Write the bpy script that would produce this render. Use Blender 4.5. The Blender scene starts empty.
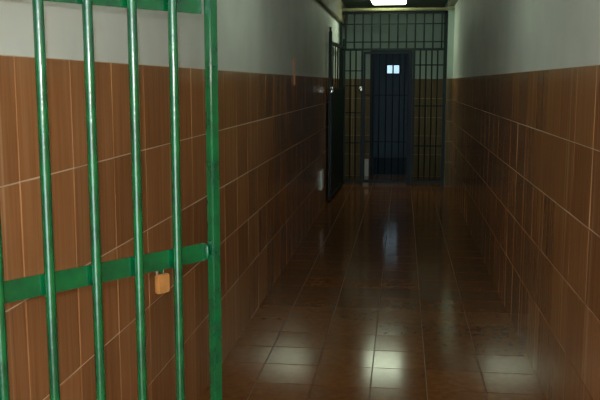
import bpy, bmesh, math, random
from mathutils import Vector, Matrix
random.seed(7)
S = bpy.context.scene
COL = S.collection

# ------------------------------------------------------------ camera
EYE = 1.45
PITCH = math.atan(117/827)
YAW = math.atan(103*math.cos(PITCH)/827)
cd = bpy.data.cameras.new('camera'); cam = bpy.data.objects.new('camera', cd); COL.objects.link(cam)
cd.sensor_width = 36; cd.lens = 36*827/600; cd.clip_start = .02
cam.location = (0, 0, EYE); cam.rotation_euler = (math.pi/2-PITCH, 0, YAW)
S.camera = cam

# ------------------------------------------------------------ world, lights, exposure
w = bpy.data.worlds.new('world'); S.world = w; w.use_nodes = True
w.node_tree.nodes['Background'].inputs[0].default_value = (.55, .75, .80, 1)
w.node_tree.nodes['Background'].inputs[1].default_value = 7.2
fl = bpy.data.lights.new('camera_flash', 'POINT'); fl.energy = 56; fl.shadow_soft_size = .012; fl.color = (1, .95, .88)
fo = bpy.data.objects.new('camera_flash', fl); COL.objects.link(fo); fo.location = (-.01, -.02, EYE+.055)
S.view_settings.view_transform = 'Standard'; S.view_settings.look = 'None'
S.view_settings.gamma = 1; S.view_settings.use_curve_mapping = False
S.view_settings.exposure = .55
LAMP_W = 7.0          # diffuser emission strength

# ------------------------------------------------------------ materials
def nt(m): return m.node_tree.nodes, m.node_tree.links
def mat(name, col, rough=.5, metal=0, var=0, vscale=8, vcol=None, bump=0, bscale=40, stretch=(1,1,1), coat=0, spec=.5, rvar=0):
    m = bpy.data.materials.new(name); m.use_nodes = True
    N, L = nt(m); b = N['Principled BSDF']
    b.inputs['Base Color'].default_value = (*col, 1); b.inputs['Roughness'].default_value = rough
    b.inputs['Metallic'].default_value = metal; b.inputs['Coat Weight'].default_value = coat
    b.inputs['Coat Roughness'].default_value = .12
    b.inputs['Specular IOR Level'].default_value = spec
    tc = N.new('ShaderNodeTexCoord'); mp = N.new('ShaderNodeMapping'); mp.inputs['Scale'].default_value = stretch
    L.new(tc.outputs['Object'], mp.inputs[0])
    if var:
        n = N.new('ShaderNodeTexNoise'); n.inputs['Scale'].default_value = vscale; n.inputs['Detail'].default_value = 6
        L.new(mp.outputs[0], n.inputs[0])
        r = N.new('ShaderNodeValToRGB'); r.color_ramp.elements[0].position = .35; r.color_ramp.elements[1].position = .68
        c2 = vcol or tuple(c*(1-var) for c in col)
        r.color_ramp.elements[0].color = (*c2, 1); r.color_ramp.elements[1].color = (*col, 1)
        L.new(n.outputs[0], r.inputs[0]); L.new(r.outputs[0], b.inputs['Base Color'])
        if rvar:
            mr = N.new('ShaderNodeMapRange'); mr.inputs[3].default_value = rough-rvar; mr.inputs[4].default_value = rough+rvar
            L.new(n.outputs[0], mr.inputs[0]); L.new(mr.outputs[0], b.inputs['Roughness'])
    if bump:
        n = N.new('ShaderNodeTexNoise'); n.inputs['Scale'].default_value = bscale; n.inputs['Detail'].default_value = 4
        L.new(mp.outputs[0], n.inputs[0])
        bp = N.new('ShaderNodeBump'); bp.inputs['Strength'].default_value = bump; bp.inputs['Distance'].default_value = .004
        L.new(n.outputs[0], bp.inputs['Height']); L.new(bp.outputs[0], b.inputs['Normal'])
    return m
def emat(name, col, s):
    m = bpy.data.materials.new(name); m.use_nodes = True
    b = m.node_tree.nodes['Principled BSDF']
    b.inputs['Base Color'].default_value = (.8,.8,.8,1)
    b.inputs['Emission Color'].default_value = (*col, 1); b.inputs['Emission Strength'].default_value = s
    return m
def tile_mat(name, a, b_, c, rough, stretch, stripe=60, bump=.05):
    """glazed tile: fine streaks along one direction, colour shift per tile (vertex attribute 'tone')"""
    m = mat(name, a, rough)
    N, L = nt(m); b = N['Principled BSDF']
    tc = N.new('ShaderNodeTexCoord'); mp = N.new('ShaderNodeMapping'); mp.inputs['Scale'].default_value = stretch
    L.new(tc.outputs['Object'], mp.inputs[0])
    n = N.new('ShaderNodeTexNoise'); n.inputs['Scale'].default_value = stripe; n.inputs['Detail'].default_value = 5; n.inputs['Roughness'].default_value = .65
    L.new(mp.outputs[0], n.inputs[0])
    r = N.new('ShaderNodeValToRGB'); e = r.color_ramp.elements
    e[0].position = .32; e[0].color = (*b_, 1); e[1].position = .72; e[1].color = (*c, 1)
    k = e.new(.5); k.color = (*a, 1)
    L.new(n.outputs[0], r.inputs[0])
    if stretch[2] < 1:       # pale thin streaks printed in the glaze
        n2 = N.new('ShaderNodeTexNoise'); n2.inputs['Scale'].default_value = 27; n2.inputs['Detail'].default_value = 3
        mp2 = N.new('ShaderNodeMapping'); mp2.inputs['Scale'].default_value = (1,1,.012); mp2.inputs['Location'].default_value = (3,5,0)
        L.new(tc.outputs['Object'], mp2.inputs[0]); L.new(mp2.outputs[0], n2.inputs[0])
        r2 = N.new('ShaderNodeValToRGB'); r2.color_ramp.elements[0].position = .62; r2.color_ramp.elements[1].position = .70
        r2.color_ramp.elements[0].color = (0,0,0,1); r2.color_ramp.elements[1].color = (.45,.45,.45,1); L.new(n2.outputs[0], r2.inputs[0])
        mx = N.new('ShaderNodeMixRGB'); mx.inputs[2].default_value = (.66,.42,.24,1)
        L.new(r2.outputs[0], mx.inputs[0]); L.new(r.outputs[0], mx.inputs[1]); r = mx
    at = N.new('ShaderNodeAttribute'); at.attribute_name = 'tone'
    hs = N.new('ShaderNodeHueSaturation'); L.new(r.outputs[0], hs.inputs['Color'])
    mr = N.new('ShaderNodeMapRange'); mr.inputs[3].default_value = .82; mr.inputs[4].default_value = 1.16
    L.new(at.outputs['Fac'], mr.inputs[0]); L.new(mr.outputs[0], hs.inputs['Value'])
    L.new(hs.outputs[0], b.inputs['Base Color'])
    bp = N.new('ShaderNodeBump'); bp.inputs['Strength'].default_value = bump; bp.inputs['Distance'].default_value = .002
    L.new(n.outputs[0], bp.inputs['Height']); L.new(bp.outputs[0], b.inputs['Normal'])
    return m
M = {}
M['plaster'] = mat('plaster', (.84,.90,.84), .55, var=.12, vscale=2.5, bump=.25, bscale=18)
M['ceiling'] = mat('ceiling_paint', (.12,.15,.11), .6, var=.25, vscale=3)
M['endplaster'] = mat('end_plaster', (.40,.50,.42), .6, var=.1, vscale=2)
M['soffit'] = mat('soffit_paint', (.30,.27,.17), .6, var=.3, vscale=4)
M['lintel'] = mat('lintel_paint', (.26,.24,.08), .4, var=.3, vscale=3, stretch=(3,1,1))
WA, WB, WC = (.39,.175,.07), (.32,.138,.052), (.45,.218,.096)
M['walltile'] = tile_mat('glazed_wall_tile', WA, WB, WC, .16, (1, 1, .03), 60)
M['endtile'] = tile_mat('end_tile_darkened', (.15,.105,.045), (.12,.08,.035), (.23,.16,.075), .5, (1,1,.03), 60)  # shaded copy of the wall tile: darker colour offsets the far lamp's light
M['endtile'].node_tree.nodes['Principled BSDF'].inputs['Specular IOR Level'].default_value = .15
M['walltile'].node_tree.nodes['Principled BSDF'].inputs['Specular IOR Level'].default_value = .28
M['grout'] = mat('grout', (.72,.50,.32), .8, var=.2, vscale=6)
M['fgrout'] = mat('floor_grout', (.26,.15,.08), .55, var=.3, vscale=6)
M['floortile'] = tile_mat('glazed_floor_tile', (.23,.08,.02), (.18,.06,.015), (.28,.11,.032), .135, (1,1,1), 22, bump=.015)
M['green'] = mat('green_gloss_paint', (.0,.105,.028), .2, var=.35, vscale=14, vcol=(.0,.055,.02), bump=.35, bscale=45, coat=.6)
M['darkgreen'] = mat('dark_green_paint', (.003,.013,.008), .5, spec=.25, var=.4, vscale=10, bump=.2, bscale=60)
M['navy'] = mat('navy_paint', (.003,.007,.014), .5, spec=.25, var=.4, vscale=10)
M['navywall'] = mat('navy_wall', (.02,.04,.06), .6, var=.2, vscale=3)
M['brass'] = mat('brass', (.55,.25,.075), .38, metal=.35, var=.25, vscale=60, bump=.1, bscale=150)
M['steel'] = mat('steel', (.75,.75,.72), .22, metal=1, var=.1, vscale=30)
M['dullsteel'] = mat('dull_steel', (.16,.14,.10), .5, metal=.6)
M['white'] = mat('white_plastic', (.62,.64,.58), .4, var=.1, vscale=20)
M['wood'] = mat('orange_wood', (.55,.26,.12), .6, var=.35, vscale=30, stretch=(3,3,.3))
M['lamp'] = emat('lamp_diffuser', (.86, 1, .72), LAMP_W)
M['fill_lamp'] = emat('fill_lamp_diffuser', (.86, 1, .76), 2.6)  # glow of the added fill lamp, out of view
M['pane'] = emat('window_pane_light', (.50,.80,1), .72)

# ------------------------------------------------------------ helpers
def link(name, bm, m, parent=None, smooth=False):
    me = bpy.data.meshes.new(name)
    bmesh.ops.recalc_face_normals(bm, faces=bm.faces); bm.to_mesh(me); bm.free()
    for k in (m if isinstance(m, (list, tuple)) else [m]): me.materials.append(k)
    if smooth:
        for p in me.polygons: p.use_smooth = True
        try: me.set_sharp_from_angle(angle=math.radians(40))
        except Exception: pass
    o = bpy.data.objects.new(name, me); COL.objects.link(o)
    if parent: o.parent = parent
    return o
def box(bm, lo, hi, bev=0, mi=0):
    r = bmesh.ops.create_cube(bm, size=1)
    c = [(a+b)/2 for a, b in zip(lo, hi)]; s = [max(b-a, 1e-5) for a, b in zip(lo, hi)]
    for v in r['verts']: v.co = Vector((v.co[i]*s[i]+c[i] for i in range(3)))
    fs = {f for v in r['verts'] for f in v.link_faces}
    for f in fs: f.material_index = mi
    if bev:
        es = list({e for v in r['verts'] for e in v.link_edges})
        bmesh.ops.bevel(bm, geom=es, offset=bev, segments=2, affect='EDGES')
    return r
def rod(bm, a, b, r, seg=16, r2=None):
    a, b = Vector(a), Vector(b); d = b-a
    q = d.to_track_quat('Z', 'Y').to_matrix().to_4x4(); q.translation = (a+b)/2
    bmesh.ops.create_cone(bm, cap_ends=True, segments=seg, radius1=r, radius2=r if r2 is None else r2, depth=d.length, matrix=q)
def path_rod(bm, pts, r, seg=10):
    for a, b in zip(pts, pts[1:]): rod(bm, a, b, r, seg)
    for p in pts[1:-1]: bmesh.ops.create_uvsphere(bm, u_segments=seg, v_segments=6, radius=r, matrix=Matrix.Translation(p))
def B(name, lo, hi, m, parent=None, bev=0):
    bm = bmesh.new(); box(bm, lo, hi, bev); return link(name, bm, m, parent)
def R(name, a, b, r, m, parent=None, seg=16):
    bm = bmesh.new(); rod(bm, a, b, r, seg); return link(name, bm, m, parent, True)
def empty(name, loc=(0,0,0), rz=0):
    o = bpy.data.objects.new(name, None); COL.objects.link(o); o.location = loc; o.rotation_euler.z = rz
    o.empty_display_size = .1
    return o
def tag(o, label, cat, group=None):
    o['label'] = label; o['category'] = cat
    if group: o['group'] = group
    return o
def struct(o): o['kind'] = 'structure'; return o

# tiled surface: real slightly uneven tiles over a grout bed, one mesh
def tiled(name, origin, u, v, n, us, vs, gap, mats, tilt, thick=.006):
    """us/vs: joint positions along u and v; n: outward normal"""
    origin, u, v, n = map(Vector, (origin, u, v, n))
    bm = bmesh.new(); lay = bm.verts.layers.float.new('tone')
    a0, a1, b0, b1 = us[0], us[-1], vs[0], vs[-1]
    def P(a, b, h): return origin+u*a+v*b+n*h
    # grout bed
    bed = [bm.verts.new(P(a, b, h)) for h in (-.02, thick*.55) for a, b in ((a0,b0),(a1,b0),(a1,b1),(a0,b1))]
    for f in ((0,1,2,3),(4,5,6,7),(0,1,5,4),(1,2,6,5),(2,3,7,6),(3,0,4,7)):
        bm.faces.new([bed[i] for i in f]).material_index = 1
    g = gap/2; c = .0012
    for i in range(len(us)-1):
        for j in range(len(vs)-1):
            x0, x1, y0, y1 = us[i]+g, us[i+1]-g, vs[j]+g, vs[j+1]-g
            if x1-x0 < .01 or y1-y0 < .01: continue
            tone = random.random(); ta = random.gauss(0, tilt); tb = random.gauss(0, tilt)
            cx, cy = (x0+x1)/2, (y0+y1)/2
            ring = []
            for ins, h in ((0, 0), (0, thick-c), (c, thick)):
                row = []
                for x, y in ((x0+ins,y0+ins),(x1-ins,y0+ins),(x1-ins,y1-ins),(x0+ins,y1-ins)):
                    hh = h + ((x-cx)*ta+(y-cy)*tb if h else 0)
                    vv = bm.verts.new(P(x, y, hh)); vv[lay] = tone; row.append(vv)
                ring.append(row)
            for r0, r1 in zip(ring, ring[1:]):
                for k in range(4): bm.faces.new((r0[k], r0[(k+1)%4], r1[(k+1)%4], r1[k]))
            bm.faces.new(ring[-1])
    return struct(link(name, bm, mats))

# ------------------------------------------------------------ the corridor
XL, XR, YB, YE, ZC = -.915, .69, -1.6, 13.0, 2.58
def joints(start, step, lo, hi):
    k = math.ceil((lo-start)/step); out = [lo]
    while start+k*step < hi-.01:
        if start+k*step > lo+.01: out.append(start+k*step)
        k += 1
    return out+[hi]
fx = [XL+.0, -.69, -.411, -.131, .138, .416, XR]
tiled('floor', (0,0,-.006), (1,0,0), (0,1,0), (0,0,1), [XL]+fx[1:], joints(4.667-.2805*20, .2805, YB, YE+.25), .004, [M['floortile'], M['fgrout']], .0022)
zs = [0, .06, .345, .64, .915, 1.212, 1.514]
zs = [0, .345, .637, .922, 1.214, 1.514]
tiled('trim_1', (XL,0,0), (0,1,0), (0,0,1), (1,0,0), joints(1.875-.329*20, .329, YB, YE), zs, .0045, [M['walltile'], M['grout']], .003)
tiled('trim_2', (XR,0,0), (0,1,0), (0,0,1), (-1,0,0), joints(2.1-.329*20, .329, YB, YE), zs, .0035, [M['walltile'], M['grout']], .003)
struct(B('wall_left', (XL-.15, YB, 0), (XL-.02, YE+.2, ZC+.1), M['plaster']))
struct(B('wall_right', (XR+.02, YB, 0), (XR+.15, YE+.2, ZC+.1), M['plaster']))
for nme, x0, x1 in (('trim_3', XL-.02, XL+.002), ('trim_4', XR-.002, XR+.02)):
    struct(B(nme, (x0, YB, 1.514), (x1, YE, ZC), M['plaster']))     # plaster coat above the tiles
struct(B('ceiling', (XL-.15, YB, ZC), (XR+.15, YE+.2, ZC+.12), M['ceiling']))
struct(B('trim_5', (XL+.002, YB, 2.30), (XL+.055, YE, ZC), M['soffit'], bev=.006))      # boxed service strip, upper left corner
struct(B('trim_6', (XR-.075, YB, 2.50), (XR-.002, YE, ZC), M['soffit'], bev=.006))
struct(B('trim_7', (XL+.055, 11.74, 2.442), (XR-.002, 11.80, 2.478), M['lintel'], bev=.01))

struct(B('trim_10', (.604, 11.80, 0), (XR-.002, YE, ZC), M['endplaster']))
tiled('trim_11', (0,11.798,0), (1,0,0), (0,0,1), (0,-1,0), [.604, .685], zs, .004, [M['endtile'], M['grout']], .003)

# end wall with a doorway
DX0, DX1, DZ = -.47, .10, 1.93
bm = bmesh.new()
box(bm, (XL, YE, 0), (DX0, YE+.14, ZC)); box(bm, (DX1, YE, 0), (XR, YE+.14, ZC)); box(bm, (DX0, YE, DZ), (DX1, YE+.14, ZC))
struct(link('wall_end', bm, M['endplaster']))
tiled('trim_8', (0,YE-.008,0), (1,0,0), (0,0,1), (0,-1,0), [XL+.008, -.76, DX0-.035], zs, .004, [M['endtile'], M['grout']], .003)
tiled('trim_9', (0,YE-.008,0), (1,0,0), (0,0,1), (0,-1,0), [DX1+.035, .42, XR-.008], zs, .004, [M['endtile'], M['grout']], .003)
bm = bmesh.new()
box(bm, (DX0-.035, YE-.04, 0), (DX0+.03, YE+.15, DZ)); box(bm, (DX1-.03, YE-.04, 0), (DX1+.035, YE+.15, DZ)); box(bm, (DX0-.035, YE-.04, DZ-.03), (DX1+.035, YE+.15, DZ+.04))
struct(link('door_1', bm, M['navy']))
# the dark room past the doorway
RY = 16.2
struct(B('wall_room_left', (-1.2, YE+.15, 0), (-1.1, RY, 2.5), M['navywall']))
struct(B('wall_room_right', (1.0, YE+.15, 0), (1.1, RY, 2.5), M['navywall']))
struct(B('wall_room_ceiling', (-1.2, YE+.15, 2.5), (1.1, RY+.1, 2.6), M['navywall']))
struct(B('wall_room_floor', (-1.2, YE+.25, -.1), (1.1, RY+.1, 0), M['navywall']))
struct(B('wall_room_back', (-1.2, RY, 0), (1.1, RY+.1, 2.5), M['navywall']))
wf = empty('window_1', (-.19, RY, 1.71)); struct(wf)
bm = bmesh.new()
for lo, hi in (((-.15,-.04,-.10),(-.115,0,.10)), ((.115,-.04,-.10),(.15,0,.10)), ((-.115,-.04,.075),(.115,0,.10)), ((-.115,-.04,-.10),(.115,0,-.075)), ((-.012,-.04,-.075),(.012,0,.075))): box(bm, lo, hi)
link('window_frame', bm, M['navy'], wf)
for x0, x1 in ((-.115,-.012),(.012,.115)): B('pane', (x0,-.02,-.075), (x1,-.01,.075), M['pane'], wf)

# ------------------------------------------------------------ ceiling lamp, plus an added fill lamp
def ceiling_lamp(y, label, m):
    lamp = tag(empty('ceiling_lamp', (-.205, y, ZC)), label, 'lamp')
    B('lamp_base', (-.21,-.30,-.018), (.21,.30,0), M['white'], lamp, .004)
    bm = bmesh.new(); box(bm, (-.23,-.27,-.068), (.23,.27,-.018), .016)
    link('diffuser', bm, m, lamp, True)
    for y in (-.285, .285): B('end_cap', (-.215, y-.014, -.06), (.215, y+.014, -.018), M['white'], lamp, .004)
ceiling_lamp(11.40, 'glowing white fluorescent ceiling light in front of the far bars', M['lamp'])
ceiling_lamp(4.6, 'dim unseen fill light added on the ceiling over the middle of the corridor', M['fill_lamp'])  # added above the frame to brighten the upper walls

# ------------------------------------------------------------ near green gate leaf
GX, GY = -.480, 2.058                        # free stile
ang = math.atan2(.82817, .56048)
gate = tag(empty('barred_gate', (GX, GY, 0), ang), 'bright green steel barred gate leaf standing open in the foreground left', 'gate')
G = M['green']
ZB, ZM, ZT, ZTOP = .13, 1.019, 1.643, 2.12
HW = .765                                    # hinge side distance
bm = bmesh.new(); box(bm, (-.011,-.012,.06), (.0165,.012,ZTOP+.022), .003); link('stile', bm, G, gate)
bm = bmesh.new(); box(bm, (-HW-.0,-.016,.06), (-HW+.036,.016,ZTOP+.022), .003); link('stile', bm, G, gate)
for z, h in ((ZB,.023), (ZM,.0235), (ZT,.0235), (ZTOP,.0215)):
    B('rail', (-HW+.036, .0105, z-h), (-.016, .0165, z+h), G, gate, .0015)
for k in range(1, 7):
    s = -.1193*k-.0018
    bm = bmesh.new()
    rod(bm, (s, -.001, ZB-.02), (s, -.001, ZTOP), .0112, 20)
    link('bar', bm, G, gate, True)
bm = bmesh.new()
bmesh.ops.create_icosphere(bm, subdivisions=3, radius=.005, matrix=Matrix.Translation((-.017,.006,ZM)) @ Matrix.Diagonal((1,1.4,4,1)))
link('weld_bead', bm, G, gate, True)
bm = bmesh.new(); box(bm, (-.165,.0165,ZM-.034), (-.153,.0195,ZM+.0), .001)
link('lock_lug', bm, G, gate)
for z in (.35, 1.75):
    bm = bmesh.new(); rod(bm, (-HW-.012, 0, z-.05), (-HW-.012, 0, z+.05), .011)
    link('hinge', bm, G, gate, True)
# padlock
pl = tag(empty('padlock', (GX, GY, 0), ang), 'small brass padlock hanging below the middle rail of the green gate', 'padlock')
B('padlock_body', (-.178, .006, .937), (-.140, .022, .984), M['brass'], pl, .003)
bm = bmesh.new(); pts = []
for i in range(13):
    t = math.pi*i/12; pts.append((-.159-.010*math.cos(t), .0142 if abs(math.cos(t))>2 else .0225, .992+.012*math.sin(t)))
pts = [(pts[0][0], .0200, .978)]+pts+[(pts[-1][0], .0200, .978)]
path_rod(bm, pts, .003)
link('shackle', bm, M['dullsteel'], pl, True)

# ------------------------------------------------------------ far barred screen
Y = 11.86
scr = tag(empty('barred_screen', (-.16, Y, 0)), 'dark green floor to ceiling barred screen closing off the far end of the corridor', 'gate')
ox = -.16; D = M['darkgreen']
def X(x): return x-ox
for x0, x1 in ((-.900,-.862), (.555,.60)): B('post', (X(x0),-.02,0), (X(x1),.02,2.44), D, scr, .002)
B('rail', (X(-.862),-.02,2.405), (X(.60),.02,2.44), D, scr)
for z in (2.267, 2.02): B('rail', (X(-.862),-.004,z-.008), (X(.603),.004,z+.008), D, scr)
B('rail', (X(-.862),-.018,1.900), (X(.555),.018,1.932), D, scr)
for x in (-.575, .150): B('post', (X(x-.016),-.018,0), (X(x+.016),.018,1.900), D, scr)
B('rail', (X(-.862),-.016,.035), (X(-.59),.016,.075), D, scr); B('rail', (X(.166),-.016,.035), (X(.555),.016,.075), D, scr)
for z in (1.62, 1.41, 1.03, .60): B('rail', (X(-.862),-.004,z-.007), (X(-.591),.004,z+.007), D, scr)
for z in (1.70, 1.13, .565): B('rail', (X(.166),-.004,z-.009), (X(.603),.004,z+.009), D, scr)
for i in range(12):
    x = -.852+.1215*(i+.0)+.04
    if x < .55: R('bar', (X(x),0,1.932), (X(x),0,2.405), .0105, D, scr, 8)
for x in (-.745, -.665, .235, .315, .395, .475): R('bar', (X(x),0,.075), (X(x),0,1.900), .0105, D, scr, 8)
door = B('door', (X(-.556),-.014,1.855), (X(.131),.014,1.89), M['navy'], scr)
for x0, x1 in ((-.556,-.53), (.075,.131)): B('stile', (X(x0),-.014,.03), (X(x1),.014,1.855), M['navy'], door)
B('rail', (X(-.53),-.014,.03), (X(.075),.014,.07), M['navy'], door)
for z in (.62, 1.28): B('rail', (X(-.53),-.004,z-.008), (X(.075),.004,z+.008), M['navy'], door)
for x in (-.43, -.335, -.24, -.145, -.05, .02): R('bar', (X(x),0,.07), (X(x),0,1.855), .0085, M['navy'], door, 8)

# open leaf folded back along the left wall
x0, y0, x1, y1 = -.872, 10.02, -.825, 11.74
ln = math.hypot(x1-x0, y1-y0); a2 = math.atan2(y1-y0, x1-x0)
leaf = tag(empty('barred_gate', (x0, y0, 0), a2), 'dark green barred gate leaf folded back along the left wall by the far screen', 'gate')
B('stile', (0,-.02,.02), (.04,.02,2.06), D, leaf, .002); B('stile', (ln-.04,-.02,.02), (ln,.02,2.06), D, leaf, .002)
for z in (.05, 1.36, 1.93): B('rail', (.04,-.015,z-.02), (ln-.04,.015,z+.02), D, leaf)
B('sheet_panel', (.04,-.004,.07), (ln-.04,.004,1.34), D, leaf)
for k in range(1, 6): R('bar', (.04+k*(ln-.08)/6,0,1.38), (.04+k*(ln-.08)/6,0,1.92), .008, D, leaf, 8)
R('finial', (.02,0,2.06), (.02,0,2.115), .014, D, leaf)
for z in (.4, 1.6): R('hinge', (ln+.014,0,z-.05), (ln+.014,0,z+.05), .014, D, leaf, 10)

def padlock(loc, label, s):
    o = tag(empty('padlock', loc), label, 'padlock')
    bm = bmesh.new(); bmesh.ops.create_uvsphere(bm, u_segments=20, v_segments=12, radius=1, matrix=Matrix.Translation((0,0,0)) @ Matrix.Diagonal((.026*s,.014*s,.032*s,1)))
    link('padlock_body', bm, M['steel'], o, True)
    bm = bmesh.new()
    path_rod(bm, [(.016*s*-math.cos(math.pi*i/10), 0, .022*s+.03*s*math.sin(math.pi*i/10)) for i in range(11)], .004*s)
    link('shackle', bm, M['steel'], o, True)
padlock((-.852, 9.995, 1.352), 'shiny steel padlock on the folded dark gate leaf by the left wall', 1)
padlock((-.590, 11.82, 1.352), 'shiny steel padlock on the far screen left of its door', 1)

# ------------------------------------------------------------ small things on the walls
bm = bmesh.new(); box(bm, (XL+.0025, 6.935, 1.43), (XL+.018, 6.965, 1.648), .003)
tag(link('wooden_strip', bm, M['wood']), 'thin orange wooden strip fixed upright on the left wall at the tile edge', 'strip')
bm = bmesh.new(); box(bm, (XL+.0075, 9.22, .25), (XL+.03, 9.42, .47), .004)
tag(link('wall_plate', bm, M['white']), 'small pale plate low on the tiled left wall before the folded gate', 'plate')
bm = bmesh.new(); box(bm, (-.60, YE-.045, .0), (-.515, YE-.016, .27), .004)
tag(link('skirting_block', bm, M['white']), 'small pale upright block on the floor left of the far doorway', 'block')
